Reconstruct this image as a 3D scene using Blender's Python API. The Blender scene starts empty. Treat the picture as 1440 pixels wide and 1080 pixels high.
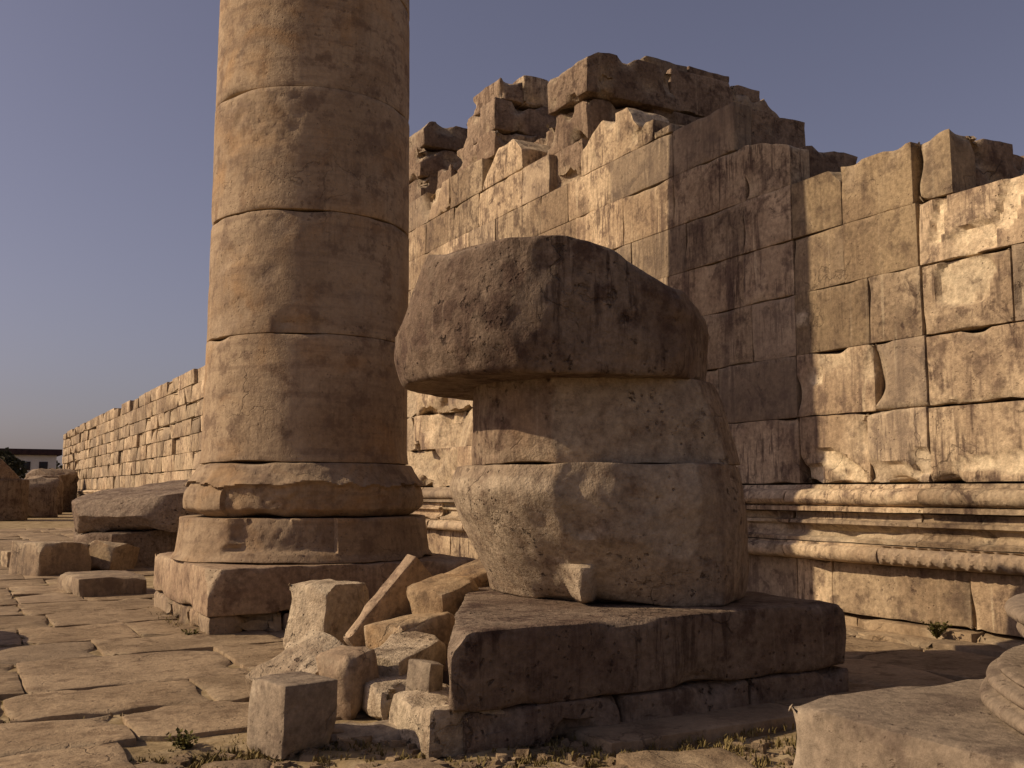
import bpy, bmesh, math, random
from mathutils import Vector, Matrix, Euler, noise
R = math.radians
scene = bpy.context.scene
COL = scene.collection

# ---------------------------------------------------------------- camera, sky, sun, exposure
cam_d = bpy.data.cameras.new('camera'); cam = bpy.data.objects.new('camera', cam_d); COL.objects.link(cam)
cam_d.sensor_width = 36; cam_d.lens = 35; cam_d.clip_start = .05; cam_d.clip_end = 3000
cam.location = (0, 0, 1.5); cam.rotation_euler = (R(90 + 6.1155), 0, -R(29.45))
scene.camera = cam

SUN_AZ = math.atan2(-.8988, .4384)      # direction towards the sun, clockwise from +Y
SUN_EL = R(33)
world = bpy.data.worlds.new('World'); scene.world = world; world.use_nodes = True
wn = world.node_tree.nodes; wl = world.node_tree.links; wn.clear()
sky = wn.new('ShaderNodeTexSky'); sky.sky_type = 'NISHITA'; sky.sun_disc = False
sky.sun_elevation = SUN_EL; sky.sun_rotation = SUN_AZ % (2 * math.pi)
sky.air_density = 1.0; sky.dust_density = 2.0; sky.ozone_density = 1.5
hs = wn.new('ShaderNodeHueSaturation'); hs.inputs['Saturation'].default_value = .67
mx = wn.new('ShaderNodeMix'); mx.data_type = 'RGBA'; mx.blend_type = 'MULTIPLY'; mx.inputs[0].default_value = 1
mx.inputs[7].default_value = (.96, .825, .93, 1)
bg = wn.new('ShaderNodeBackground'); bg.inputs['Strength'].default_value = .084
wo = wn.new('ShaderNodeOutputWorld')
wl.new(sky.outputs[0], hs.inputs['Color']); wl.new(hs.outputs[0], mx.inputs[6]); wl.new(mx.outputs[2], bg.inputs[0]); wl.new(bg.outputs[0], wo.inputs[0])

sun_d = bpy.data.lights.new('sun', 'SUN'); sun_d.energy = 5.0; sun_d.angle = R(.6); sun_d.color = (1, .80, .565)
sun = bpy.data.objects.new('sun', sun_d); COL.objects.link(sun)
to_sun = Vector((-.8988 * math.cos(SUN_EL), .4384 * math.cos(SUN_EL), math.sin(SUN_EL)))
sun.rotation_euler = to_sun.to_track_quat('Z', 'Y').to_euler(); sun.location = (-20, 10, 30)
scene.view_settings.view_transform = 'Standard'; scene.view_settings.look = 'None'
scene.view_settings.gamma = 1; scene.view_settings.use_curve_mapping = False
scene.view_settings.exposure = -.17
scene.render.engine = 'CYCLES'

# ---------------------------------------------------------------- helpers
def tag(o, label=None, cat=None, group=None, kind=None):
    if label: o['label'] = label
    if cat: o['category'] = cat
    if group: o['group'] = group
    if kind: o['kind'] = kind
    return o

def thing(name, label, cat, loc=(0, 0, 0), rz=0, group=None):
    o = bpy.data.objects.new(name, None); COL.objects.link(o)
    o.location = loc; o.rotation_euler = (0, 0, rz); o.empty_display_size = .2
    return tag(o, label, cat, group)

def mesh_from(name, verts, faces, fresh=None, mat=None, smooth=True, sharp=42):
    me = bpy.data.meshes.new(name)
    me.from_pydata([tuple(v) for v in verts], [], faces); me.update()
    if fresh is not None:
        a = me.attributes.new('fresh', 'FLOAT', 'POINT'); a.data.foreach_set('value', fresh)
    if smooth:
        me.polygons.foreach_set('use_smooth', [True] * len(me.polygons))
        me.set_sharp_from_angle(angle=R(sharp))
    if mat: me.materials.append(mat)
    return me

def link(name, me, parent=None, loc=(0, 0, 0), rot=(0, 0, 0)):
    o = bpy.data.objects.new(name, me); COL.objects.link(o)
    o.location = loc; o.rotation_euler = rot
    if parent: o.parent = parent
    return o

def axis(s, res, bev):
    bev = min(bev, s * .2)
    n = max(1, int(round((s - 2 * bev) / res)))
    return [-s / 2] + [-s / 2 + bev + (s - 2 * bev) * i / n for i in range(n + 1)] + [s / 2]

def block_geo(size, res=.15, bev=.02, amp=.008, chip=.05, seed=0, cuts=(), fn=None, nscale=3.0):
    """weathered rectangular stone: rounded uneven edges, chips, broken planes; origin at its base centre"""
    sx, sy, sz = size; chip = min(chip, .3 * min(size)); amp = min(amp, .12 * min(size))
    A = (axis(sx, res, bev), axis(sy, res, bev), axis(sz, res, bev))
    n = [len(a) - 1 for a in A]
    idx = {}; V = []; F = []
    def vid(i, j, k):
        key = (i, j, k)
        if key not in idx:
            idx[key] = len(V); V.append(Vector((A[0][i], A[1][j], A[2][k])))
        return idx[key]
    for i in range(n[0]):
        for j in range(n[1]):
            F.append((vid(i, j, 0), vid(i, j + 1, 0), vid(i + 1, j + 1, 0), vid(i + 1, j, 0)))
            F.append((vid(i, j, n[2]), vid(i + 1, j, n[2]), vid(i + 1, j + 1, n[2]), vid(i, j + 1, n[2])))
    for i in range(n[0]):
        for k in range(n[2]):
            F.append((vid(i, 0, k), vid(i + 1, 0, k), vid(i + 1, 0, k + 1), vid(i, 0, k + 1)))
            F.append((vid(i, n[1], k), vid(i, n[1], k + 1), vid(i + 1, n[1], k + 1), vid(i + 1, n[1], k)))
    for j in range(n[1]):
        for k in range(n[2]):
            F.append((vid(0, j, k), vid(0, j, k + 1), vid(0, j + 1, k + 1), vid(0, j + 1, k)))
            F.append((vid(n[0], j, k), vid(n[0], j + 1, k), vid(n[0], j + 1, k + 1), vid(n[0], j, k + 1)))
    so = Vector((seed * 7.31 % 97, seed * 3.17 % 89, seed * 5.77 % 83))
    half = Vector((sx / 2, sy / 2, sz / 2)); fresh = []
    bb = min(bev, min(size) * .2)
    for q, p in enumerate(V):
        fr = 0.0
        inner = Vector([max(-(half[a] - bb), min(half[a] - bb, p[a])) for a in range(3)])
        d = p - inner
        if d.length > bb: p = inner + d.normalized() * bb
        near = sorted((half[a] - abs(V[q][a]), a) for a in range(3))
        w = math.exp(-near[1][0] / max(.05, chip * 2.6))
        c = max(0., noise.noise(p * 2.2 + so) * 1.4 - .12) * chip * w * 2.2
        if c > 0:
            for a in (near[0][1], near[1][1]):
                p[a] -= math.copysign(c, p[a])
            fr = min(1, c / .035) * .55
        for (pt, nn) in cuts:
            nn = Vector(nn).normalized()
            dd = (p - Vector(pt)).dot(nn) + noise.noise(p * 4 + so) * .03
            if dd > 0: p = p - nn * dd; fr = max(fr, .6)
        if fn:
            p, f2 = fn(p); fr = max(fr, f2)
        nv = noise.noise_vector(p * nscale + so) * amp + noise.noise_vector(p * nscale * 3.1 + so) * amp * .45
        p = p + nv
        V[q] = Vector((p.x, p.y, p.z + sz / 2)); fresh.append(fr)
    return V, F, fresh

def block(name, size, parent=None, loc=(0, 0, 0), rot=(0, 0, 0), mat=None, **k):
    V, F, fr = block_geo(size, **k)
    return link(name, mesh_from(name, V, F, fr, mat), parent, loc, rot)

def rand_cuts(rng, size, n, lo=.72, hi=.98):
    out = []
    for _ in range(n):
        v = Vector((rng.uniform(-1, 1), rng.uniform(-1, 1), rng.uniform(-.5, 1))).normalized()
        sup = sum(abs(v[a]) * size[a] / 2 for a in range(3))
        out.append((v * sup * rng.uniform(lo, hi), v))
    return out

def drum_geo(r, h, nt=96, nz=10, bev=.03, amp=.012, seed=0, rfun=None, zfun=None, rings=6, chip=.05, r_top=None, nscale=2.2):
    """solid column drum, origin at the base centre; rfun(theta, t, r)->r ; zfun(theta, rr, z)->z for the top"""
    V = []; F = []; fresh = []
    so = Vector((seed * 5.1 % 91, seed * 2.7 % 77, seed * 9.3 % 61))
    rt = r_top if r_top else r
    prof = [(r * i / rings * .985, 0.) for i in range(1, rings)] + [(r - bev, 0.), (r - bev * .3, bev * .3)]
    for i in range(nz + 1):
        t = bev + (h - 2 * bev) * i / nz
        prof.append((r + (rt - r) * t / h, t))
    prof += [(rt - bev * .3, h - bev * .3), (rt - bev, h)] + [(rt * i / rings * .985, h) for i in range(rings - 1, 0, -1)]
    m = len(prof)
    for pi, (pr, z) in enumerate(prof):
        for j in range(nt):
            th = 2 * math.pi * j / nt
            rr = pr; fr = 0.
            if rfun:
                res = rfun(th, z / h, 1.0); s, f2 = res
                rr = pr * s; fr = f2
            zz = z
            if zfun and z > h * .4:
                tz = zfun(th, rr, h); zz = z + (tz - h) * min(1, (z / h - .4) / .6)
            p = Vector((rr * math.cos(th), rr * math.sin(th), zz))
            edge = math.exp(-min(abs(z), abs(h - z)) / .06) * (1 if pr > r * .9 else 0)
            c = max(0, noise.noise(Vector((p.x * 1.6, p.y * 1.6, z * .6)) + so) * 1.5 - .1) * chip * edge
            if c > 0:
                out = Vector((p.x, p.y, 0)).normalized(); p -= out * c
                p.z += c * (.7 if z < h / 2 else -.7); fr = max(fr, min(.7, c / .04))
            p += noise.noise_vector(p * nscale + so) * amp + noise.noise_vector(p * nscale * 3.3 + so) * amp * .4
            V.append(p); fresh.append(fr)
    for i in range(m - 1):
        for j in range(nt):
            k = (j + 1) % nt
            F.append((i * nt + j, i * nt + k, (i + 1) * nt + k, (i + 1) * nt + j))
    V.append(Vector((0, 0, 0))); fresh.append(0.); b = len(V) - 1
    V.append(Vector((0, 0, (zfun(0, 0, h) if zfun else h)))); fresh.append(0.); t = len(V) - 1
    for j in range(nt):
        k = (j + 1) % nt
        F.append((b, k, j)); F.append((t, (m - 1) * nt + j, (m - 1) * nt + k))
    return V, F, fresh

def cut_verts(V, fresh, cuts, seed=0, rough=.04, amt=1.0):
    so = Vector((seed, seed * 2.2, seed * .7))
    for q, p in enumerate(V):
        for (pt, nn) in cuts:
            nn = Vector(nn).normalized(); pt = Vector(pt)
            dd = (p - pt).dot(nn) + noise.noise(p * 3.1 + so) * rough + noise.noise(p * 9 + so) * rough * .3
            if dd > 0: p = p - nn * dd * amt; fresh[q] = max(fresh[q], .6)
        V[q] = p

def lathe_geo(profile, nt=128, amp=.006, seed=0, rfun=None):
    V = []; F = []; m = len(profile); fresh = []
    so = Vector((seed, seed * .3, seed * 1.7))
    for (pr, z) in profile:
        for j in range(nt):
            th = 2 * math.pi * j / nt; f = 0.; rr = pr
            if rfun: s, f = rfun(th, z); rr += s
            p = Vector((rr * math.cos(th), rr * math.sin(th), z))
            p += noise.noise_vector(p * 3 + so) * amp + noise.noise_vector(p * 10 + so) * amp * .4
            V.append(p); fresh.append(f)
    for i in range(m - 1):
        for j in range(nt):
            k = (j + 1) % nt; F.append((i * nt + j, i * nt + k, (i + 1) * nt + k, (i + 1) * nt + j))
    V.append(Vector((0, 0, profile[0][1]))); b = len(V) - 1; V.append(Vector((0, 0, profile[-1][1]))); t = len(V) - 1
    fresh += [0, 0]
    for j in range(nt):
        k = (j + 1) % nt; F.append((b, k, j)); F.append((t, (m - 1) * nt + j, (m - 1) * nt + k))
    return V, F, fresh

def extrude_geo(profile, y0, y1, res=.06, amp=.006, seed=0, fn=None):
    """profile = list of (x, z) from bottom to top on the -X side, closed at the back; runs along Y"""
    V = []; F = []; fresh = []
    n = max(2, int((y1 - y0) / res)); m = len(profile)
    so = Vector((seed, seed * .3, seed * 1.7))
    for i in range(n + 1):
        y = y0 + (y1 - y0) * i / n
        for (x, z) in profile:
            p = Vector((x, y, z)); f = 0.
            if fn: p, f = fn(p)
            p += noise.noise_vector(Vector((x * 4, y * 2.5, z * 4)) + so) * amp + noise.noise_vector(p * 11 + so) * amp * .5
            V.append(p); fresh.append(f)
    for i in range(n):
        for j in range(m):
            k = (j + 1) % m
            F.append((i * m + j, i * m + k, (i + 1) * m + k, (i + 1) * m + j))
    F.append(tuple(range(m - 1, -1, -1))); F.append(tuple(n * m + j for j in range(m)))
    return V, F, fresh

# ---------------------------------------------------------------- materials
def stone(name, light, mid, dark, streak=.5, fresh=(.60, .48, .32), grain=18, stain=(.10, .065, .045), stain_amt=.5, big=.8,
          orange=0., bump=.5, vary=.22, rough=.9, band=0., level=.86, speck=.3, crack=.4, pit=.5):
    m = bpy.data.materials.new(name); m.use_nodes = True
    nt = m.node_tree; N = nt.nodes; L = nt.links; N.clear()
    out = N.new('ShaderNodeOutputMaterial'); b = N.new('ShaderNodeBsdfPrincipled')
    b.inputs['Roughness'].default_value = rough; b.inputs['Specular IOR Level'].default_value = .15
    L.new(b.outputs[0], out.inputs[0])
    geo = N.new('ShaderNodeNewGeometry')
    oi = N.new('ShaderNodeObjectInfo')
    def mapped(scale):
        mp = N.new('ShaderNodeMapping'); mp.inputs['Scale'].default_value = scale
        L.new(geo.outputs['Position'], mp.inputs['Vector']); return mp.outputs[0]
    def nz(scale, detail=6, rough=.6, vec=None, dist=0):
        n = N.new('ShaderNodeTexNoise'); n.inputs['Scale'].default_value = scale; n.inputs['Detail'].default_value = detail
        n.inputs['Roughness'].default_value = rough; n.inputs['Distortion'].default_value = dist
        L.new(vec if vec else geo.outputs['Position'], n.inputs['Vector']); return n.outputs['Fac']
    def ramp(fac, a, b_):
        r = N.new('ShaderNodeMapRange'); r.inputs[1].default_value = a; r.inputs[2].default_value = b_; r.interpolation_type = 'SMOOTHSTEP'
        L.new(fac, r.inputs[0]); return r.outputs[0]
    def math_(op, a, b_):
        x = N.new('ShaderNodeMath'); x.operation = op
        for i, v in enumerate((a, b_)):
            if isinstance(v, (int, float)): x.inputs[i].default_value = v
            else: L.new(v, x.inputs[i])
        return x.outputs[0]
    def mix(fac, a, b_, mode='MIX'):
        x = N.new('ShaderNodeMix'); x.data_type = 'RGBA'; x.blend_type = mode
        if isinstance(fac, (int, float)): x.inputs[0].default_value = fac
        else: L.new(fac, x.inputs[0])
        for s, v in ((6, a), (7, b_)):
            if isinstance(v, tuple): x.inputs[s].default_value = (*v, 1)
            else: L.new(v, x.inputs[s])
        return x.outputs[2]
    n1 = nz(big, 5, .62, dist=.4); n2 = nz(3.7, 6, .65); n3 = nz(grain, 5, .7)
    c = mix(ramp(n1, .40, .58), mid, light)
    c = mix(math_('MULTIPLY', ramp(n2, .50, .64), .8), c, dark)
    if orange: c = mix(math_('MULTIPLY', ramp(nz(1.1, 5, .6, dist=.8), .46, .68), orange), c, (.46, .25, .09))
    # rain streaks running down the faces
    s1 = nz(1, 4, .6, mapped((5.5, 5.5, .35))); s2 = nz(.55, 3, .5)
    sm = math_('MULTIPLY', math_('MULTIPLY', ramp(s1, .50, .66), ramp(s2, .40, .62)), streak)
    c = mix(sm, c, dark)
    s4 = nz(1, 5, .7, mapped((16, 16, 1.6)))
    c = mix(math_('MULTIPLY', math_('MULTIPLY', ramp(s4, .48, .62), ramp(nz(.9, 3, .5), .42, .6)), min(1, streak * .8)), c, stain)
    # blotchy dark crust
    st = math_('MULTIPLY', math_('MULTIPLY', ramp(nz(2.3, 7, .7, dist=1.2), .53, .66), ramp(nz(.7, 3, .5), .42, .6)), stain_amt)
    c = mix(st, c, stain)
    # thin vertical pale lime runs
    s3 = nz(1, 3, .6, mapped((9, 9, .5)))
    c = mix(math_('MULTIPLY', ramp(s3, .60, .72), streak * .45), c, fresh)
    if band:
        bz = nz(1, 5, .6, mapped((.8, .8, 9)))
        c = mix(math_('MULTIPLY', ramp(bz, .45, .7), band), c, dark)
    # freshly broken stone
    at = N.new('ShaderNodeAttribute'); at.attribute_name = 'fresh'; at.attribute_type = 'GEOMETRY'
    fm = math_('MULTIPLY', at.outputs['Fac'], ramp(nz(6, 5, .7), .25, .6))
    c = mix(fm, c, fresh)
    # fine speckle
    g = N.new('ShaderNodeMapRange'); g.inputs[1].default_value = .3; g.inputs[2].default_value = .7; g.inputs[3].default_value = 1 - speck * 1.2; g.inputs[4].default_value = 1 + speck
    L.new(n3, g.inputs[0])
    sp = N.new('ShaderNodeVectorMath'); sp.operation = 'SCALE'; L.new(c, sp.inputs[0]); L.new(g.outputs[0], sp.inputs['Scale'])
    vr = N.new('ShaderNodeMapRange'); vr.inputs[3].default_value = 1 - vary; vr.inputs[4].default_value = 1 + vary * .75
    L.new(oi.outputs['Random'], vr.inputs[0])
    sp2 = N.new('ShaderNodeVectorMath'); sp2.operation = 'SCALE'; L.new(sp.outputs[0], sp2.inputs[0]); L.new(vr.outputs[0], sp2.inputs['Scale'])
    # dark pores
    vo = N.new('ShaderNodeTexVoronoi'); vo.inputs['Scale'].default_value = 17; L.new(geo.outputs['Position'], vo.inputs['Vector'])
    pore = math_('MULTIPLY', ramp(vo.outputs['Distance'], .22, .08), ramp(nz(1.9, 4, .6), .5, .62))
    c = mix(math_('MULTIPLY', pore, .55), sp2.outputs[0], stain)
    # warm tint variation from block to block
    hv = N.new('ShaderNodeMath'); hv.operation = 'FRACT'; L.new(math_('MULTIPLY', oi.outputs['Random'], 37.7), hv.inputs[0])
    c = mix(math_('MULTIPLY', ramp(hv.outputs[0], .55, 1.0), min(.45, vary * 1.6)), c, (.30, .235, .17))
    # hairline cracks
    wv = N.new('ShaderNodeTexNoise'); wv.inputs['Scale'].default_value = 2.2; wv.inputs['Detail'].default_value = 6; L.new(geo.outputs['Position'], wv.inputs['Vector'])
    ad = N.new('ShaderNodeMix'); ad.data_type = 'RGBA'; ad.blend_type = 'LINEAR_LIGHT'; ad.inputs[0].default_value = .35
    L.new(geo.outputs['Position'], ad.inputs[6]); L.new(wv.outputs['Color'], ad.inputs[7])
    ve = N.new('ShaderNodeTexVoronoi'); ve.feature = 'DISTANCE_TO_EDGE'; ve.inputs['Scale'].default_value = 1.25; L.new(ad.outputs[2], ve.inputs['Vector'])
    crk = math_('MULTIPLY', ramp(ve.outputs['Distance'], .012, .003), ramp(nz(.9, 3, .5), .54, .62))
    pt = math_('MULTIPLY', ramp(nz(13, 4, .62), .60, .69), ramp(nz(1.4, 4, .6), .46, .60))
    c = mix(math_('MULTIPLY', pt, pit), c, stain)
    c = mix(math_('MULTIPLY', crk, crack), c, (.05, .032, .022))
    sc = N.new('ShaderNodeVectorMath'); sc.operation = 'SCALE'; L.new(c, sc.inputs[0]); sc.inputs['Scale'].default_value = level
    L.new(sc.outputs[0], b.inputs['Base Color'])
    h = math_('ADD', math_('MULTIPLY', nz(7, 8, .68), 1.0), math_('MULTIPLY', nz(34, 4, .7), .35))
    h = math_('SUBTRACT', h, math_('MULTIPLY', pore, .5)); h = math_('SUBTRACT', h, math_('MULTIPLY', crk, crack * 1.2)); h = math_('SUBTRACT', h, math_('MULTIPLY', pt, pit * 1.2))
    bp = N.new('ShaderNodeBump'); bp.inputs['Strength'].default_value = bump; bp.inputs['Distance'].default_value = .04
    L.new(h, bp.inputs['Height']); L.new(bp.outputs[0], b.inputs['Normal'])
    return m

M_wall = stone('wall_limestone', (.60, .455, .29), (.37, .265, .165), (.17, .115, .08), streak=1.0, stain_amt=.85, stain=(.075, .045, .035), big=.62, vary=.3, bump=.6, fresh=(.72, .58, .38))
M_brown = stone('brown_patina_limestone', (.36, .265, .155), (.28, .20, .12), (.16, .11, .07), streak=.5, stain_amt=.4, vary=.12, bump=.5)
M_colm = stone('column_marble', (.45, .335, .215), (.35, .25, .155), (.20, .135, .09), streak=.3, orange=.38, stain_amt=.35, vary=.1, band=.5, speck=.16, bump=.45, fresh=(.46, .36, .25))
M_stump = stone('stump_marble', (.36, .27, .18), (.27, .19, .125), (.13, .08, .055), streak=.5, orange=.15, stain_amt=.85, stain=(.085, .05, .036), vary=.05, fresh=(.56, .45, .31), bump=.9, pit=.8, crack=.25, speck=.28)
M_bright = stone('bright_broken_limestone', (.60, .48, .33), (.46, .35, .23), (.24, .17, .11), streak=.1, stain_amt=.6, vary=.1, fresh=(.70, .58, .40), bump=1.0, pit=.9, crack=.2)
M_grey = stone('grey_weathered_shade_marble', (.29, .215, .15), (.20, .138, .095), (.10, .06, .043), streak=.8, stain_amt=.8, stain=(.05, .028, .02), vary=.08, fresh=(.4, .31, .22), bump=1.0, pit=.8)  # weathered grey, darkened and reddened to carry the shade on plinth and fallen pieces
M_pale = stone('pale_block_marble', (.34, .27, .19), (.26, .20, .14), (.15, .11, .08), streak=.2, stain_amt=.3, vary=.1, fresh=(.55, .45, .32))
M_rust = stone('rust_stained_stone', (.40, .29, .17), (.30, .20, .11), (.15, .1, .06), streak=.1, orange=.35, stain_amt=.5, vary=.12)
M_pave = stone('paving_marble', (.37, .27, .165), (.28, .20, .12), (.18, .12, .07), speck=.22, streak=0, stain_amt=.35, vary=.16, big=1.3, bump=.6, fresh=(.44, .35, .23))
M_plinth = stone('plinth_marble', (.41, .295, .19), (.31, .215, .14), (.17, .11, .075), streak=.45, stain_amt=.35, vary=.08)
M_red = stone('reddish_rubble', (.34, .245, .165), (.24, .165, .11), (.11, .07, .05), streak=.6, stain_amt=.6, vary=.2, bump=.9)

def simple(name, a, b2, scale=4, rough=.9, bump=.6, c3=None):
    m = bpy.data.materials.new(name); m.use_nodes = True
    nt = m.node_tree; N = nt.nodes; L = nt.links; b = N['Principled BSDF']
    b.inputs['Roughness'].default_value = rough; b.inputs['Specular IOR Level'].default_value = .1
    g = N.new('ShaderNodeNewGeometry'); n = N.new('ShaderNodeTexNoise'); n.inputs['Scale'].default_value = scale; n.inputs['Detail'].default_value = 8
    n.inputs['Roughness'].default_value = .68
    L.new(g.outputs['Position'], n.inputs['Vector'])
    r = N.new('ShaderNodeValToRGB'); r.color_ramp.elements[0].position = .35; r.color_ramp.elements[1].position = .66
    r.color_ramp.elements[0].color = (*a, 1); r.color_ramp.elements[1].color = (*b2, 1)
    if c3:
        e = r.color_ramp.elements.new(.5); e.color = (*c3, 1)
    L.new(n.outputs[0], r.inputs[0]); L.new(r.outputs[0], b.inputs['Base Color'])
    bp = N.new('ShaderNodeBump'); bp.inputs['Strength'].default_value = bump; bp.inputs['Distance'].default_value = .03
    n2 = N.new('ShaderNodeTexNoise'); n2.inputs['Scale'].default_value = scale * 5; n2.inputs['Detail'].default_value = 6; L.new(g.outputs['Position'], n2.inputs['Vector'])
    L.new(n2.outputs[0], bp.inputs['Height']); L.new(bp.outputs[0], b.inputs['Normal'])
    return m
M_dirt = simple('dry_earth', (.15, .11, .055), (.42, .33, .20), 2.6, c3=(.27, .20, .11))
M_grass = simple('dry_grass', (.11, .085, .03), (.24, .18, .075), 6, bump=0)
M_weed = simple('weed_leaves', (.07, .065, .018), (.13, .11, .035), 9, bump=0)
M_white = simple('white_plaster', (.62, .56, .46), (.72, .66, .56), 1, bump=.1)
M_roof = simple('dark_roof', (.04, .025, .025), (.07, .04, .035), 2)
M_glass = simple('dark_window', (.03, .03, .03), (.045, .04, .04), 1, rough=.3, bump=0)
M_tree = simple('far_tree_leaves', (.05, .045, .025), (.09, .08, .04), 2, bump=0)
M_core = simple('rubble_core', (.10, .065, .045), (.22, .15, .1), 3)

# ---------------------------------------------------------------- ground
def ground_h(x, y):
    v = Vector((x * .45, y * .45, 3.3))
    h = -.085 + noise.noise(v) * .035 + noise.noise(Vector((x * 2.1, y * 2.1, 9))) * .018 + noise.noise(Vector((x * 7, y * 7, 2))) * .01
    return h
def make_ground():
    def ax(lo, hi, fine_lo, fine_hi, step):
        out = []; v = fine_lo
        while v < fine_hi: out.append(v); v += step
        s = step
        while v < hi: out.append(v); s *= 1.35; v += s
        out.append(hi); v = fine_lo; s = step; left = []
        while True:
            s *= 1.35; v -= s
            if v < lo: break
            left.append(v)
        return [lo] + left[::-1] + out
    X = ax(-900, 900, -1.5, 9.4, .075); Y = ax(-900, 1500, 2.2, 16, .075)
    V = []; F = []
    for y in Y:
        for x in X:
            inn = -3 < x < 12 and 0 < y < 40
            z = ground_h(x, y) if inn else -.085
            if inn and 6.2 < y and x < 8.4: z = z * .5 + .006
            if y < 6.2 and 0 < x < 3.2: z += .03 * max(0, noise.noise(Vector((x * 3, y * 3, 1)))) * 2
            V.append((x, y, z))
    nx = len(X)
    for j in range(len(Y) - 1):
        for i in range(nx - 1):
            a = j * nx + i; F.append((a, a + 1, a + nx + 1, a + nx))
    link('ground', mesh_from('ground', V, F, None, M_dirt, sharp=180)).__setitem__('kind', 'structure')
make_ground()

pav = bpy.data.objects.new('pavement', None); COL.objects.link(pav); pav['kind'] = 'structure'
def make_paving():
    rng = random.Random(11)
    PL = [(2.3, 5.7, 10.6, 14.1), (2.6, 6.2, 5.4, 8.8), (2.9, 6.3, -.3, 3.05), (2.3, 5.7, 15.9, 19.3), (2.3, 5.7, 21.2, 24.6)]
    y = 5.05; row = 0; cnt = 0
    while y < 44:
        d = rng.choice((.95, 1.15, 1.3, 1.5)) * (1 if y < 20 else 1.25)
        x = -2.6 + rng.uniform(-.5, .3)
        while x < 8.2:
            w = rng.choice((.85, 1.1, 1.35, 1.7)) * (1 if y < 20 else 1.25)
            w = min(w, 8.42 - x)
            cx, cy = x + w / 2, y + d / 2
            hid = any(a < x and x + w < b and c < y and y + d < e for a, b, c, e in PL)
            # only what the camera side can see, plus a margin
            vis = cx > cy * -.02 - 1.3 and not hid and not (y < 6.0 and x < 3.0 and x > .7)
            if vis and w > .25 and cnt < 290:
                gap = rng.uniform(.004, .022); near = y < 15
                cuts = []
                if rng.random() < .6:
                    sx_, sy_ = rng.choice((-1, 1)), rng.choice((-1, 1))
                    cuts.append(((sx_ * w * .42, sy_ * d * .42, 0), (sx_ * rng.uniform(.4, 1), sy_ * rng.uniform(.4, 1), 0)))
                z = -.2 + rng.uniform(-.008, .007)
                block('paving_slab', (w - gap, d - gap, .2), pav, (cx, cy, z), (rng.uniform(-.006, .006), rng.uniform(-.006, .006), rng.uniform(-.012, .012)),
                      M_pave, res=.075 if near else .3, bev=.008, amp=.006, chip=.03, seed=rng.random() * 90, cuts=cuts, nscale=3.2)
                cnt += 1
            x += w
        y += d; row += 1
make_paving()

# ---------------------------------------------------------------- the temple wall
XW = 9.0
rng = random.Random(5)
def seg(y0, y1, lo=1.05, hi=1.85):
    out = [y0]; y = y0
    while y < y1 - lo * 1.1:
        y = min(y1, y + rng.uniform(lo, hi))
        if y1 - y < lo * .6: y = y1
        out.append(y)
    if out[-1] < y1: out.append(y1)
    return out
Z = [1.59, 2.39, 3.15, 3.91, 4.61, 5.31, 6.07, 6.75, 7.45, 8.14]

def wall_block(parent, y0, y1, z0, z1, depth=.85, x=XW, res=.4, name='stone_block', gap=.007, mat=None, **k):
    yc = (y0 + y1) / 2
    proud = rng.uniform(-.014, .014)
    kw = dict(bev=.005, amp=.003, chip=.018, seed=rng.random() * 95); kw.update(k)
    return block(name, (depth, (y1 - y0) - gap, (z1 - z0) - gap * .7), parent, (x + depth / 2 + proud, yc, z0), (0, 0, 0), mat or M_wall, res=res, **kw)

# right hand section
right = thing('low_temple_wall', 'sunlit lower stretch of block wall at the right edge, with a broken notch in its top course', 'wall', (XW, 6.5, 0))
right_inv = (-XW, -6.5, 0)
def R_(loc): return loc
def dent(polys, depth):
    """recess irregular patches in the -X face; polys are (yc, zc, ry, rz, tilt) in wall coordinates relative to the block"""
    def f(p, polys=polys, depth=depth):
        fr = 0
        for (yc, zc, ry, rz, tl) in polys:
            dy, dz = p.y - yc, p.z - zc
            u = dy * math.cos(tl) + dz * math.sin(tl); v = -dy * math.sin(tl) + dz * math.cos(tl)
            q = (abs(u) / ry) ** 3 + (abs(v) / rz) ** 3 + noise.noise(Vector((p.y * 5, p.z * 5, yc * 9))) * .5
            if q < 1 and p.x < 0:
                e = min(1, (1 - q) * 4)
                p = Vector((p.x + depth * e, p.y, p.z)); fr = max(fr, e)
        return p, fr
    return f
class Frame:
    """children given in world coordinates under an un-rotated parent"""
    def __init__(self, e): self.e = e
def reparent(o, e): 
    o.parent = e; o.location = Vector(o.location) - Vector(e.location)
def put(parent, *a, **k):
    o = wall_block(None, *a, **k); reparent(o, parent); return o

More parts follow.
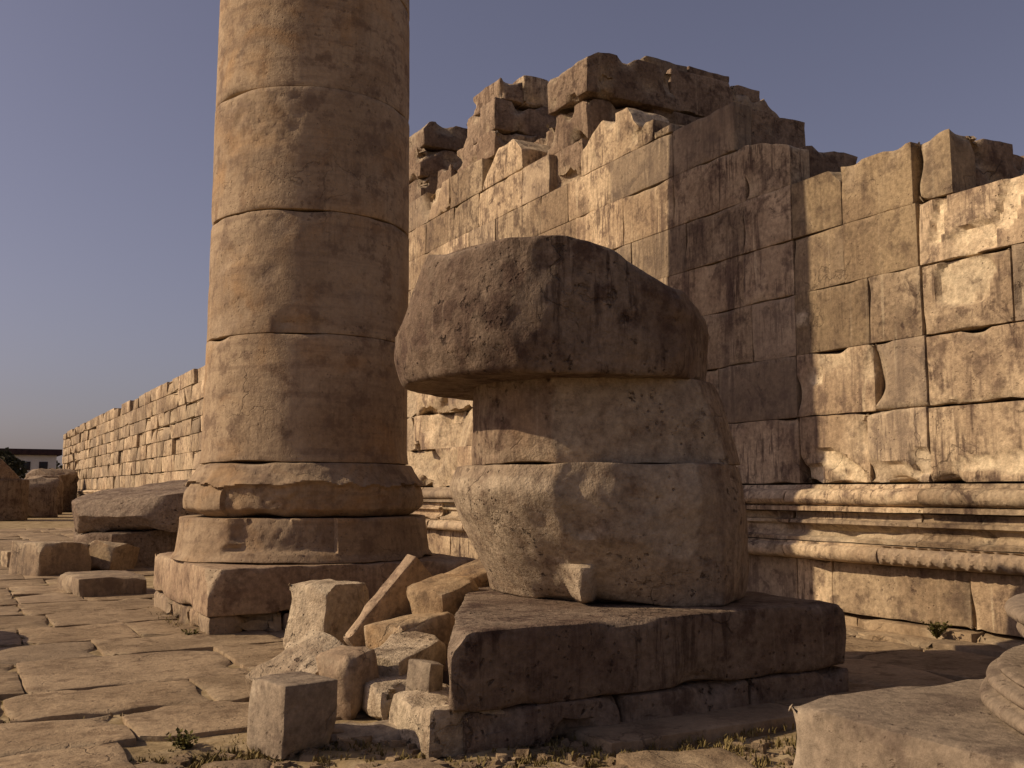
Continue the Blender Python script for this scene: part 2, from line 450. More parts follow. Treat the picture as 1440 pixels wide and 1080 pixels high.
# joints read off the courses, near end first (y grows away from the viewer)
J = {0: [3.2, 4.6, 5.7, 7.0, 7.78, 8.83],
     1: [3.2, 4.4, 5.55, 6.98, 7.66, 8.83],
     2: [3.2, 4.7, 5.95, 7.0, 7.7, 8.83],
     3: [3.2, 4.5, 5.75, 7.02, 8.04, 8.83]}
dn = {(2, 5.95): dent([(.02, .14, .34, .26, .1)], .06),
      (2, 4.7): dent([(.35, .0, .22, .42, .2), (-.2, .1, .2, .2, 0)], .05),
      (3, 5.75): dent([(-.02, -.19, .28, .16, 0), (-.44, .12, .12, .3, .35), (.38, .1, .07, .3, .2)], .06),
      (3, 4.5): dent([(.42, -.05, .12, .36, -.1), (.1, .05, .15, .3, .3)], .06),
      (0, 7.0): dent([(.1, -.30, .42, .12, .1), (-.3, -.2, .15, .14, 0)], .05),
      (0, 7.78): dent([(-.1, -.2, .4, .12, .45), (.35, -.3, .2, .12, 0)], .06),
      (0, 5.7): dent([(-.2, -.2, .5, .1, 0)], .03),
      (1, 7.66): dent([(.3, .1, .12, .12, 0)], .03),
      (2, 7.7): dent([(.44, .05, .12, .1, 0)], -.03)}
for c, js in J.items():
    for a, b_ in zip(js[:-1], js[1:]):
        ch = .05 if c < 2 else .018
        cuts = []
        if c == 0 and abs(a - 7.0) < .05: cuts = [((-.43, .0, .38), (-.5, .1, 1.0))]
        if c == 1 and 5 < a < 7.5: cuts = [((-.43, 0, -.33), (-.7, 0, -.6))]
        mt = M_brown if (c == 3 and a > 7) or (c == 2 and a > 7.5) else None
        put(right, a, b_, Z[c], Z[c + 1], mat=mt, res=.045, chip=ch, fn=dn.get((c, a)), cuts=cuts, gap=.03 if 6.9 < b_ < 7.1 else .005, amp=.005)
for a, b_, cu in ((6.57, 7.05, []), (7.05, 8.04, []), (8.04, 8.83, [((0, -.36, .33), (-.2, -.7, .6))])):
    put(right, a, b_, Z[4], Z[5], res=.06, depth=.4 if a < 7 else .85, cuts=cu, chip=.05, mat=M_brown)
for a, b_ in ((6.75, 8.0), (8.0, 9.4)):
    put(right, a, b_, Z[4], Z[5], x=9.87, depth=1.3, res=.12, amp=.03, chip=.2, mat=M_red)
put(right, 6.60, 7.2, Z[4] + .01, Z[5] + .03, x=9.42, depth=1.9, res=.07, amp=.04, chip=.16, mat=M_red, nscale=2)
for c in range(4):
    for a, b_ in ((3.3, 5.0), (5.0, 6.7), (6.7, 8.83)):
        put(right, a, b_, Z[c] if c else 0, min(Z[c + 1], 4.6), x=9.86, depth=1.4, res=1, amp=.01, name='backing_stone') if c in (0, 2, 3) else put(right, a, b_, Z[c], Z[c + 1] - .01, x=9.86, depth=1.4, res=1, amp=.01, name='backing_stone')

# tall middle section
mid = thing('tall_temple_wall', 'tall ruined block wall behind the two columns, stepped top crowned by loose dark masonry', 'wall', (XW, 15, 0))
Y0m, Y1m = 8.835, 27.0
tops = {0: (Y0m, Y1m), 1: (Y0m, Y1m), 2: (Y0m, Y1m), 3: (Y0m, Y1m), 4: (Y0m, Y1m), 5: (Y0m + .003, Y1m), 6: (9.86, Y1m), 7: (14.6, Y1m), 8: (15.55, Y1m)}
mj = {5: [8.84, 9.66, 11.16, 12.4, 13.75, 15.1], 6: [9.86, 11.16, 12.75, 14.0, 14.9], 7: [14.6, 15.55], 8: [15.55, 17.15, 18.6], 4: [8.84, 9.7, 10.9, 12.2], 3: [8.84, 9.75, 11.3], 2: [8.84, 9.6, 10.9]}
for c, (a0, a1) in tops.items():
    base = mj.get(c, [a0]); js = base[:-1] + seg(base[-1], a1)
    for a, b_ in zip(js[:-1], js[1:]):
        near = a < 19
        kw = {}
        if c <= 2 and 17 < a < 23: kw = dict(cuts=[((-.42, rng.uniform(-.3, .3), rng.uniform(-.3, .2)), (-1, rng.uniform(-.5, .5), rng.uniform(-.5, .5)))], chip=.16)
        if c == 8 and abs(b_ - 17.15) < .02: kw = dict(cuts=[((0, .2, .25), (0, .7, .8)), ((0, -.5, .3), (0, -.6, .7))])
        if c == 8 and a > 18: kw = dict(chip=.12)
        z1 = Z[c + 1]
        if c == 5 and a < 9: kw = dict(cuts=[((0, .3, .37), (0, -.33, 1))], chip=.08)
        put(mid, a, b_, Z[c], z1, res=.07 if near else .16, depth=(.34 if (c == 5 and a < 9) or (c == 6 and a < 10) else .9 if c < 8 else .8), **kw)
# the broken piece standing on the course above, jagged outline
put(mid, 11.98, 13.58, Z[7], Z[8] + .06, res=.05, depth=.75, amp=.012, chip=.07,
    cuts=[((0, .2, .36), (0, .5, .87)), ((0, -.62, .2), (0, -.9, .6))])
put(mid, 11.60, 11.97, Z[7], Z[7] + .34, res=.05, depth=.8, amp=.02, chip=.1, cuts=[((0, .05, .12), (0, .5, .8))])
put(mid, 11.17, 11.59, Z[7], Z[7] + .12, res=.05, depth=.8, amp=.015, chip=.06)
# upper course returns, their shade put in as darker stone, and rough masonry above
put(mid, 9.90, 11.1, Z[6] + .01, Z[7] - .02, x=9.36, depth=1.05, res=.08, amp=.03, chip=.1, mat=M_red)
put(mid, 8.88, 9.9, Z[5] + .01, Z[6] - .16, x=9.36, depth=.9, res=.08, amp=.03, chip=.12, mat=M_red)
for c in range(0, 8):
    ys = [8.84 if c < 5 else 9.9 + (c > 5) * .6] + [13.8] + [Y1m]
    for a, b_ in zip(ys[:-1], ys[1:]):
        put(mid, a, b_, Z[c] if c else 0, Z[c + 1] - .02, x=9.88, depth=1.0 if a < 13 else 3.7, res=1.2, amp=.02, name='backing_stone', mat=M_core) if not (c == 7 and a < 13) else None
def M(x0, x1, y0, y1, z0, z1, **k):
    kw = dict(res=.09, bev=.025, amp=.03, chip=.13, seed=rng.random() * 90, nscale=1.8); kw.update(k)
    mat = kw.pop('mat', M_red)
    o = block('rubble_block', (x1 - x0, y1 - y0, z1 - z0), None, ((x0 + x1) / 2, (y0 + y1) / 2, z0), (rng.uniform(-.02, .02), 0, rng.uniform(-.03, .03)), mat, **kw)
    reparent(o, mid); return o
# mass behind the step (three rough courses, front faces turned to the viewer)
M(9.15, 11.3, 13.75, 15.0, 6.7, 7.5); M(11.32, 12.6, 13.7, 15.2, 6.0, 7.55); M(12.62, 13.8, 13.65, 15.2, 6.0, 7.6)
M(9.2, 10.5, 13.7, 15.2, 7.5, 8.22); M(10.52, 12.1, 13.62, 15.2, 7.5, 8.3); M(12.12, 13.82, 13.7, 15.2, 7.6, 8.4)
M(9.1, 11.0, 13.5, 14.8, 8.24, 9.02, chip=.12, cuts=[((.8, 0, .3), (.35, 0, 1)), ((-.7, 0, .36), (-.5, 0, 1))])
M(11.02, 12.5, 13.65, 15.1, 8.32, 9.12); M(12.52, 13.75, 13.75, 15.1, 8.42, 9.05, cuts=[((.35, 0, .2), (.7, 0, .9))])
M(10.7, 11.7, 14.0, 15.0, 9.05, 9.4, chip=.1, mat=M_pale); M(11.72, 12.7, 14.0, 15.0, 9.12, 9.45, chip=.14)
M(12.75, 13.5, 14.0, 15.0, 9.05, 9.32)
# second heap
M(9.15, 11.6, 16.9, 18.6, 8.16, 8.72); M(9.25, 11.5, 17.0, 18.5, 8.73, 9.4); M(9.9, 11.7, 17.0, 18.4, 9.41, 10.02, chip=.08, amp=.025, mat=M_wall)
M(9.35, 9.86, 17.02, 18.3, 9.40, 9.86, chip=.08)
M(9.9, 11.8, 15.2, 16.9, 7.4, 8.5, chip=.25)
# third heap
M(9.05, 10.6, 20.4, 22.4, 8.7, 9.42); M(10.7, 12.2, 20.5, 22.4, 8.2, 9.3)
M(9.2, 11.35, 20.4, 22.0, 9.44, 10.05, chip=.1, cuts=[((.95, 0, .2), (.6, 0, .8)), ((-1, 0, .2), (-.9, 0, .6))]); M(9.1, 10.6, 20.3, 22.3, 8.15, 8.68)
M(9.3, 10.0, 19.2, 19.9, 8.15, 8.7, amp=.06)

# long far section
far = thing('long_temple_wall', 'long level block wall running away to the left behind the standing column', 'wall', (XW, 60, 0))
jobs = []
for c in range(7):
    js = seg(27.02, 99, 1.25, 2.1)
    for a, b_ in zip(js[:-1], js[1:]):
        jobs.append((a, b_, c))
jobs.sort()
restV, restF, restR = [], [], []
for i, (a, b_, c) in enumerate(jobs):
    zt = Z[c + 1] - (.12 if c == 6 and rng.random() < .15 else 0)
    deep = rng.random() < .07 and c > 1
    if i < 250:
        o = put(far, a, b_, Z[c], zt, res=2, bev=.02, gap=.025, amp=.012, chip=.08, x=XW + (.14 if deep else 0))
    else:
        V, F, fr = block_geo((.9, b_ - a - .06, zt - Z[c] - .04), res=3, bev=.03, amp=.02, chip=.15, seed=rng.random() * 90)
        off = Vector((XW + .45 + rng.uniform(-.03, .03) + (.15 if deep else 0), (a + b_) / 2 - 60, Z[c])) - Vector((XW, 0, 0))
        n = len(restV); restV += [v + off for v in V]; restF += [tuple(q + n for q in f) for f in F]; restR += fr
o = link('distant_stone_block', mesh_from('distant_stone_block', restV, restF, restR, M_wall), far); o['kind'] = 'stuff'
o = block('backing_stone', (1.4, 72, 6.6), None, (9.88 + .7, 63, 0), (0, 0, 0), M_core, res=8, bev=.02, amp=.01, chip=0); reparent(o, far)

# base mouldings along the whole wall
def torus_prof(z0, z1, out, n=7):
    zc, hh = (z0 + z1) / 2, (z1 - z0) / 2
    return [(XW - (out - hh) - hh * math.cos(t), zc + hh * math.sin(t)) for t in [(-math.pi / 2) + math.pi * i / n for i in range(n + 1)]]
P_up = [(XW + .5, 1.265), (XW - .17, 1.265), (XW - .25, 1.27), (XW - .25, 1.315), (XW - .2, 1.33)] + torus_prof(1.335, 1.515, .30) + [(XW - .1, 1.525), (XW - .06, 1.57), (XW + .5, 1.572)]
P_mid = [(XW + .5, .925), (XW - .24, .925), (XW - .25, .965), (XW - .16, .985), (XW - .12, 1.04), (XW - .14, 1.1), (XW - .22, 1.125), (XW - .22, 1.16), (XW - .14, 1.175), (XW - .13, 1.22), (XW - .15, 1.255), (XW + .5, 1.257)]
P_low = [(XW + .5, .705), (XW - .2, .705)] + torus_prof(.715, .895, .35) + [(XW - .26, .915), (XW + .5, .917)]
def mould(parent, name, prof, y0, y1, res, carve=False, worn=0, sd=0):
    def fn(p):
        fr = 0
        if carve and p.x < XW - .24 and p.z < .91:
            k = max(0, math.sin(p.y * 42 + (p.z - .8) * 30)) * .5 + max(0, math.sin(p.y * 42 - (p.z - .8) * 30)) * .5
            p = Vector((p.x + .038 * (1 - k), p.y, p.z))
        if worn:
            w = noise.noise(Vector((p.y * 1.3, p.z * 5, sd))) * 1.6 - .15
            w2 = noise.noise(Vector((p.y * 4, p.z * 7, sd + 5)))
            if w > 0 and p.x < XW:
                c = min(.14, w * worn * (1 + w2)); p = Vector((p.x + c, p.y, p.z)); fr = min(1, c * 14)
        return p, fr
    V, F, fr = extrude_geo(prof, y0 + .004, y1 - .004, res, .005, sd, fn)
    o = link(name, mesh_from(name, V, F, fr, M_wall, sharp=38)); reparent(o, parent); return o
for parent, a0, a1, res in ((right, 3.2, 8.83, .03), (mid, 8.835, 27, .08), (far, 27.02, 97, 2.0)):
    for nm, prof, L_, w in (('upper_moulding', P_up, (1.5, 2.4), .05), ('middle_moulding', P_mid, (1.3, 2.2), .12), ('lower_moulding', P_low, (1.3, 2.0), .07)):
        js = seg(a0, a1, *(L_ if parent != far else (6, 9)))
        if parent == right and nm == 'lower_moulding': js = [3.2, 5.4, 7.46, 8.83]
        for i, (a, b_) in enumerate(zip(js[:-1], js[1:])):
            carved = nm == 'lower_moulding' and b_ < 7.5
            o = mould(parent, nm, prof, a, b_, .0125 if carved else res, carved, .02 if carved else w, rng.random() * 50)
            if carved: o['label'] = 'round moulding carved with a braided pattern'
for parent, a0, a1 in ((right, 3.2, 8.83), (mid, 8.835, 27), (far, 27.02, 97)):
    js = seg(a0, a1, 1.2, 1.9) if parent != far else seg(a0, a1, 3, 5)
    if parent == right: js = [3.2, 5.1, 6.5, 8.29, 8.83]
    for a, b_ in zip(js[:-1], js[1:]):
        put(parent, a, b_, .13, .70, x=XW - .1, depth=1.0, res=.08 if a < 10 else .3, name='socle_block')
    js = seg(a0, a1, 1.3, 2.2) if parent != far else seg(a0, a1, 4, 6)
    for a, b_ in zip(js[:-1], js[1:]):
        put(parent, a, b_, -.1, .115, x=XW - .22, depth=1.0, res=.1 if a < 10 else .4, name='footing_block', chip=.08, mat=M_pave)
        put(parent, a + .3, b_ + .3, -.2, .03 + rng.uniform(-.015, .015), x=8.44, depth=.33, res=.08 if a < 12 else .5, name='footing_slab', chip=.1, amp=.014, mat=M_pave) if a > 4 else None

# ---------------------------------------------------------------- standing column
C1 = Vector((3.98, 12.38, 0))
col1 = thing('standing_column', 'tall standing unfluted column shaft rising out of the frame on a broken base and square plinth', 'column', C1)
def bl1(name, size, x, y, z, **k):
    mat = k.pop('mat', M_plinth); rot = k.pop('rot', (0, 0, 0))
    return block(name, size, col1, (x - C1.x, y - C1.y, z), rot, mat, **k)
bl1('plinth', (3.2, 3.25, .49), 4.02, 12.36, .195, res=.06, bev=.015, amp=.006, chip=.03, seed=3,
    cuts=[((-1.50, -1.62, .15), (-1, -.9, .5))])
for i, (a, b_) in enumerate(((10.75, 11.2), (11.2, 11.75), (11.78, 12.3), (12.34, 12.95), (12.95, 13.95))):
    bl1('foundation_block', (.8, b_ - a - .02, .27), 2.85 + rng.uniform(-.03, .03), (a + b_) / 2, -.08, res=.06, bev=.04, amp=.022, chip=.16, seed=i * 7 + 1, mat=M_wall)
for i, (a, b_) in enumerate(((3.26, 4.4), (4.42, 5.6))):
    bl1('foundation_block', (b_ - a, .9, .27), (a + b_) / 2, 11.22, -.08, res=.08, bev=.03, amp=.018, chip=.1, seed=i * 5 + 2)
bl1('foundation_core', (2.3, 2.2, .25), 4.4, 12.8, -.06, res=1, bev=.02, amp=.01, chip=0, seed=2, mat=M_core)

# low disc with its broken recess
def disc_r(th, t, r):
    a = math.degrees(th) % 360
    s = 1.0 - .035 * min(1, t * 1.2); f = 0
    if t < .16: s += .03 * (1 - t / .16)
    lo, hi = 219, 266
    n = noise.noise(Vector((a * .1, t * 5, 1))) * 5
    if lo + n < a < hi and .2 + .05 * noise.noise(Vector((a * .15, 0, 4))) < t:
        e = min(1, (a - lo - n) / 4, (hi - a) / .8, (t - .2) / .08) if t > .2 else 0
        s -= .055 * max(0, e) * (1.0 + .12 * noise.noise(Vector((a * .3, t * 8, 7)))); f = .2
    if t > .8 and 225 < a < 245: s -= .03 * (t - .8) / .2
    return s, f
V, F, fr = drum_geo(1.575, .5, 360, 16, bev=.02, amp=.006, seed=4, rfun=disc_r, chip=.06)
link('base_disc', mesh_from('base_disc', V, F, fr, M_colm), col1, (0, 0, .688))
# worn torus
def tor_r(th, t, r):
    a = math.degrees(th) % 360
    n = noise.noise(Vector((a * .07, t * 3, 3))); n2 = noise.noise(Vector((a * .25, t * 9, 8)))
    lip = .60 + .10 * noise.noise(Vector((a * .045, 0, 2))) + .07 * noise.noise(Vector((a * .16, 1, 2)))
    f = 0
    if t > lip:                                   # worn upper slope running in to the shaft
        s = .995 - .115 * ((t - lip) / (1 - lip)) ** .8 - .006 * n2
    elif 212 < a < 300:                           # broken face, undercut below the ragged lip
        q = (lip - t) / lip
        s = .955 - .02 * q + .012 * n + .010 * n2 + .03 * max(0, 1 - (lip - t) / .06); f = .1
        if a > 268: s += .03 * (a - 268) / 32
    else:
        s = .93 + .065 * math.sqrt(max(0, 1 - (2 * t / lip - 1) ** 2)) - .01 * n
    if t < .14: s -= .05 * (1 - t / .14)
    return s, f
V, F, fr = drum_geo(1.50, .62, 420, 34, bev=.02, amp=.010, seed=8, rfun=tor_r, chip=.08)
link('torus', mesh_from('torus', V, F, fr, M_colm), col1, (0, 0, 1.2))
zs = [1.825, 3.33, 4.81, 6.33, 7.85, 9.4, 10.9, 12.4]
for i in range(len(zs) - 1):
    z0, z1 = zs[i] + .003, zs[i + 1] - .003
    r0 = 1.292 - .0062 * z0; r1 = 1.292 - .0062 * z1
    if i > 3: r0 = 1.235 - .022 * (z0 - 7.85); r1 = 1.235 - .022 * (z1 - 7.85)
    def rf(th, t, r, i=i):
        a = math.degrees(th) % 360; s = 1.; f = 0
        s += .006 * noise.noise(Vector((math.cos(th) * 1.3, math.sin(th) * 1.3, i * 3 + t * 1.3)))
        if i == 0:   # thin raised band just above the base, flared foot
            s += .02 * max(0, 1 - t / .10)
        if i == 1:   # eroded upper joint at the left
            n = noise.noise(Vector((a * .05, t * 4, 4)))
            if t < .12 and 235 < a < 262: s -= .03; f = .2
            if n > .25: s -= .01; f = .3
        if i == 2:
            q = noise.noise(Vector((a * .18, t * 16, 4)))
            if 195 < a < 245 and .5 < t < .95 and q > .2: s -= .016; f = .1
        return s, f
    V, F, fr = drum_geo(r0, z1 - z0, 144, 26, bev=.010, amp=.005, seed=20 + i, rfun=rf, r_top=r1, chip=.06)
    link('column_drum', mesh_from('column_drum', V, F, fr, M_colm), col1, (rng.uniform(-.012, .012), rng.uniform(-.012, .012), z0))

# ---------------------------------------------------------------- stump with the displaced drum
C2 = Vector((4.6, 6.8, 0))
col2 = thing('column_stump', 'squat broken column stump of three drums, the wide top one displaced, on shaded plinth', 'column', C2)
def bl2(name, size, x, y, z, **k):
    mat = k.pop('mat', M_grey); rot = k.pop('rot', (0, 0, 0))
    return block(name, size, col2, (x - C2.x, y - C2.y, z), rot, mat, **k)
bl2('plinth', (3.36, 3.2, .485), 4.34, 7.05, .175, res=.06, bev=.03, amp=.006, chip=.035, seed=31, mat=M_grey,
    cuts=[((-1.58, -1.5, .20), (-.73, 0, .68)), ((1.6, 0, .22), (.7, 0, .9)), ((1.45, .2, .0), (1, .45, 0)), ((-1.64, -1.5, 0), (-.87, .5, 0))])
for i, (a, b_) in enumerate(((2.78, 3.9), (3.92, 5.0), (5.02, 6.0))):
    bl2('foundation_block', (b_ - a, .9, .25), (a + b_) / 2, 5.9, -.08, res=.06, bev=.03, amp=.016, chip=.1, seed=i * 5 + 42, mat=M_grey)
for i, (a, b_) in enumerate(((5.52, 6.15), (6.18, 6.95), (6.97, 8.4))):
    bl2('foundation_ledge', (.55, b_ - a, .28), 2.83 - .02 * i, (a + b_) / 2, -.08 + .02 * i, res=.05, bev=.04, amp=.035, chip=.22, seed=i * 5 + 52, mat=M_bright)
bl2('foundation_core', (2.6, 2.2, .25), 4.6, 7.3, -.08, res=1, bev=.02, amp=.01, chip=0, seed=2, mat=M_core)
# eroded lowest drum: wide at the top, bitten away underneath on the sunny side
def low_r(th, t, r):
    a = math.degrees(th) % 360; f = 0
    n = noise.noise(Vector((math.cos(th) * 2, math.sin(th) * 2, t * 2.4))); n2 = noise.noise(Vector((math.cos(th) * 6, math.sin(th) * 6, t * 6)))
    k = max(0, math.cos(R(a - 196))) ** .8
    s = 1 - .54 * k * max(0, 1 - t / .86) ** 1.35
    s -= .012 + .022 * n + .010 * n2
    kr = max(0, math.cos(R(a - 322))) ** 2
    s -= .05 * max(0, t - .8) / .2 * (1 - kr) + .05 * kr * (abs(t - .45) / .55) ** 2
    if t < .3 and a < 236:      # remaining foot, broken off square on its right
        s += .16 * max(0, 1 - t / .3) ** .5 * max(0, 1 - abs(a - 229) / 12) * min(1, (236 - a) / 1.5)
    d = ((a - 231) / 9) ** 2 + ((t - .70) / .22) ** 2 + n * 1.2
    if d < 1: s -= .05 * (1 - d) ** .5
    f = .8 * max(0, math.cos(R(a - 200))) * (1 if t < .9 else .3)
    return s, f
V, F, fr = drum_geo(1.22, 1.03, 260, 34, bev=.015, amp=.013, seed=61, rfun=low_r, chip=.06)
cut_verts(V, fr, [((-.85, -.79, 0), (-.33, -.94, 0))], 3, .05, .8)
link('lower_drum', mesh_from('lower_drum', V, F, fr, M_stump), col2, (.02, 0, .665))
def mid_r(th, t, r):
    a = math.degrees(th) % 360
    s = 1 - .012 * noise.noise(Vector((math.cos(th) * 2, math.sin(th) * 2, t * 3)))
    s += .20 * (1 - t) ** .8 * max(0, math.cos(R(a - 330))) ** .8
    return s, 0
V, F, fr = drum_geo(.985, .645, 220, 18, bev=.008, amp=.009, seed=66, rfun=mid_r, chip=.04)
cut_verts(V, fr, [((-.62, -.66, 0), (-.3, -.95, 0))], 5, .03, .7)
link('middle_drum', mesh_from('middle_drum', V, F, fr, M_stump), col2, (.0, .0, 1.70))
def top_r(th, t, r):
    a = math.degrees(th) % 360
    s = 1 - .16 * max(0, t - .45) ** 1.6 - .09 * max(0, .22 - t) ** 1.2 / .16 * .6
    s += .018 * noise.noise(Vector((math.cos(th) * 1.5, math.sin(th) * 1.5, t * 2)))
    n = noise.noise(Vector((math.cos(th) * 5, math.sin(th) * 5, t * 4)))
    s -= .018 * max(0, n) + .006 * noise.noise(Vector((math.cos(th) * 14, math.sin(th) * 14, t * 12)))
    return s, 0
def top_z(th, rr, h):
    x, y = rr * math.cos(th), rr * math.sin(th)
    u = x * .83 - y * .56         # along the picture's left to right
    z = h - .04 - .36 * max(0, u - .12) ** 1.15 - 1.6 * max(0, -u - .93) ** 1.0
    z += .025 * noise.noise(Vector((x * 3, y * 3, 5))) + .03 * max(0, noise.noise(Vector((x * 1.4, y * 1.4, 15))))
    return z
V, F, fr = drum_geo(1.30, 1.03, 260, 30, bev=.035, amp=.015, seed=71, rfun=top_r, zfun=top_z, chip=.10, rings=14)
cut_verts(V, [0] * len(fr), [((-.62, -1.00, .5), (-.26, -.96, -.04)), ((.75, -.9, .5), (.6, -.8, .05))], 7, .06, .6)
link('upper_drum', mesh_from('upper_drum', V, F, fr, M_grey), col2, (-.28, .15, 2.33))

# ---------------------------------------------------------------- column base at the right
C3 = Vector((4.6, 1.35, 0))
col3 = thing('moulded_column_base', 'square plinth carrying a round moulded column base, cut off by the right edge', 'column base', C3)
block('plinth', (3.30, 3.32, .57), col3, (-.03, .01, .09), (0, 0, -.02), M_pale, res=.06, bev=.018, amp=.006, chip=.04, seed=81)
block('foundation_block', (3.3, 3.35, .25), col3, (0, 0, -.14), (0, 0, 0), M_plinth, res=.12, bev=.02, amp=.015, chip=.06, seed=82)
pr = [(1.2, 0), (1.55, .0)] + [(1.575 + .035 * math.cos(t), .033 + .03 * math.sin(t)) for t in [(-1.4 + 2.9 * i / 6) for i in range(7)]] + [(1.555, .068), (1.548, .078)] + \
     [(1.555 + .028 * math.cos(t), .102 + .022 * math.sin(t)) for t in [(-1.3 + 2.8 * i / 6) for i in range(7)]] + [(1.54, .128), (1.53, .133)] + \
     [(1.52 + .02 * math.cos(t), .147 + .012 * math.sin(t)) for t in [(-1.2 + 2.6 * i / 4) for i in range(5)]] + [(1.47, .158), (1.3, .155), (.9, .157)]
V, F, fr = lathe_geo(pr, 220, .004, 5)
link('base_disc', mesh_from('base_disc', V, F, fr, M_pale, sharp=50), col3, (0, 0, .663))
pr = [(1.28, 0), (1.24, .04), (1.26, .09), (1.36, .115)] + [(1.42 + .045 * math.cos(t), .15 + .03 * math.sin(t)) for t in [(-1.4 + 2.8 * i / 6) for i in range(7)]] + [(1.425, .185)] + \
     [(1.45 + .055 * math.cos(t), .222 + .032 * math.sin(t)) for t in [(-1.4 + 2.8 * i / 6) for i in range(7)]] + [(1.40, .257), (1.0, .257)]
V, F, fr = lathe_geo(pr, 220, .004, 9)
link('upper_torus', mesh_from('upper_torus', V, F, fr, M_pale, sharp=50), col3, (0, 0, .81))

# ---------------------------------------------------------------- loose stones
def rock(name, label, cat, loc, size, rz=0, tilt=(0, 0), mat=None, seed=1, n=5, lo=.7, hi=.97, group=None, cuts=None, **k):
    rg = random.Random(seed)
    kw = dict(res=.045, bev=.012, amp=.013, chip=.035, seed=seed * 1.7); kw.update(k)
    cc = (cuts or []) + rand_cuts(rg, size, n, lo, hi)
    o = block(name, size, None, loc, (tilt[0], tilt[1], rz), mat or M_pale, cuts=cc, **kw)
    return tag(o, label, cat, group)

rock('stone_cube', 'squared grey stone cube standing in the foreground beside the rubble heap', 'stone block', (1.90, 6.1, -.07), (.37, .42, .43), R(14), (0, R(1.5)), M_pale, 3, 1, .93, .97, amp=.006, chip=.03)
rock('broken_block', 'tall pale broken block with pitted sunlit face against the plinth of the standing column', 'stone block', (3.10, 9.0, -.06), (.55, .55, .72), R(24), (0, R(2)), M_bright, 8, 4, .82, .97, res=.035, amp=.018)
rock('leaning_slab', 'flat grey slab leaning diagonally against the rubble heap', 'stone slab', (3.58, 8.2, .30), (.92, .13, .46), R(4), (R(10), R(-46)), M_plinth, 12, 2, .88, .98, amp=.012)
rock('rounded_fragment', 'rounded rust-stained column fragment resting on top of the rubble heap', 'stone fragment', (3.72, 7.75, .40), (.5, .45, .36), R(22), (R(6), R(-12)), M_rust, 15, 7, .74, .92, bev=.12)
rock('long_fragment', 'long ochre stone sloping up towards the foot of the eroded stump', 'stone fragment', (4.08, 8.1, .46), (1.0, .4, .32), R(8), (R(8), R(-16)), M_rust, 19, 4, .80, .95, bev=.05)
rock('supporting_stone', 'rough stone buried at the back of the heap, under the rounded fragment', 'stone', (3.78, 7.85, -.08), (.85, .6, .52), R(12), (0, 0), M_rust, 20, 5, .78, .95)
rock('propping_stone', 'dark stone at the back of the heap carrying the long ochre fragment', 'stone', (4.35, 8.75, -.08), (.8, .7, .62), R(5), (0, 0), M_plinth, 22, 5, .8, .95)
rock('brown_stone', 'brown angular stone wedged under the rounded fragment', 'stone', (3.36, 7.45, .12), (.74, .42, .38), R(20), (R(-6), R(-4)), M_rust, 23, 6, .74, .93)
rock('wedge_stone', 'wedge-shaped stone with a bright sunlit end lying above the foundation ledge', 'stone', (2.98, 6.95, .08), (.66, .42, .30), R(34), (R(4), R(-8)), M_bright, 27, 3, .78, .96)
rock('bedded_stone', 'low shaded stone bedded in earth below the wedge-shaped stone', 'stone', (3.2, 7.2, -.08), (.7, .55, .24), R(10), (0, 0), M_plinth, 28, 4, .8, .95)
rock('upright_chip', 'small pale upright chip of stone leaning on the plinth end', 'stone', (2.78, 6.12, .12), (.13, .22, .27), R(20), (0, R(8)), M_pale, 29, 3, .8, .96)
rock('pinkish_stone', 'pale pinkish stone with a rough sloping top just behind the grey cube', 'stone', (2.42, 7.3, -.03), (.62, .55, .36), R(20), (R(8), R(-28)), M_bright, 33, 4, .76, .95, amp=.025)
rock('dark_rounded_stone', 'dark rounded stone in shade between the grey cube and the foundation ledge', 'stone', (2.50, 6.72, -.06), (.36, .36, .48), R(30), (0, R(-8)), M_plinth, 37, 6, .74, .92, bev=.1)
rock('shadowed_block', 'low dark stone tucked beneath the leaning slab', 'stone', (3.0, 7.85, -.06), (.6, .5, .26), R(-5), (0, 0), M_grey, 41, 5, .75, .95)
rock('flat_slab', 'thin flat slab lying on the ground at the right of the grey cube', 'stone slab', (2.38, 6.1, -.10), (.5, .28, .12), R(-8), (0, 0), M_pale, 43, 3, .85, .97)
rock('square_block', 'angular stone block on the far paving, left of the tilted fragment, bright left end', 'stone block', (1.72, 20.2, -.05), (1.05, .9, .62), R(28), (0, R(3)), M_wall, 47, 4, .8, .97)
rock('flat_block', 'low flat block lying beside the left corner of the big plinth', 'stone block', (2.1, 16.3, -.05), (.95, 1.4, .30), R(6), (0, 0), M_wall, 51, 4, .82, .97, res=.07)
rock('pointed_stone', 'small pointed stone between the far square block and the fallen pieces', 'stone', (2.75, 20.6, -.05), (.7, .7, .55), R(40), (0, R(14)), M_rust, 55, 7, .6, .9)
rock('small_rubble', 'small pale rubble stone at the left edge of the far paving', 'stone', (1.3, 22.4, -.05), (.5, .5, .35), R(10), (0, 0), M_wall, 57, 6, .7, .9)

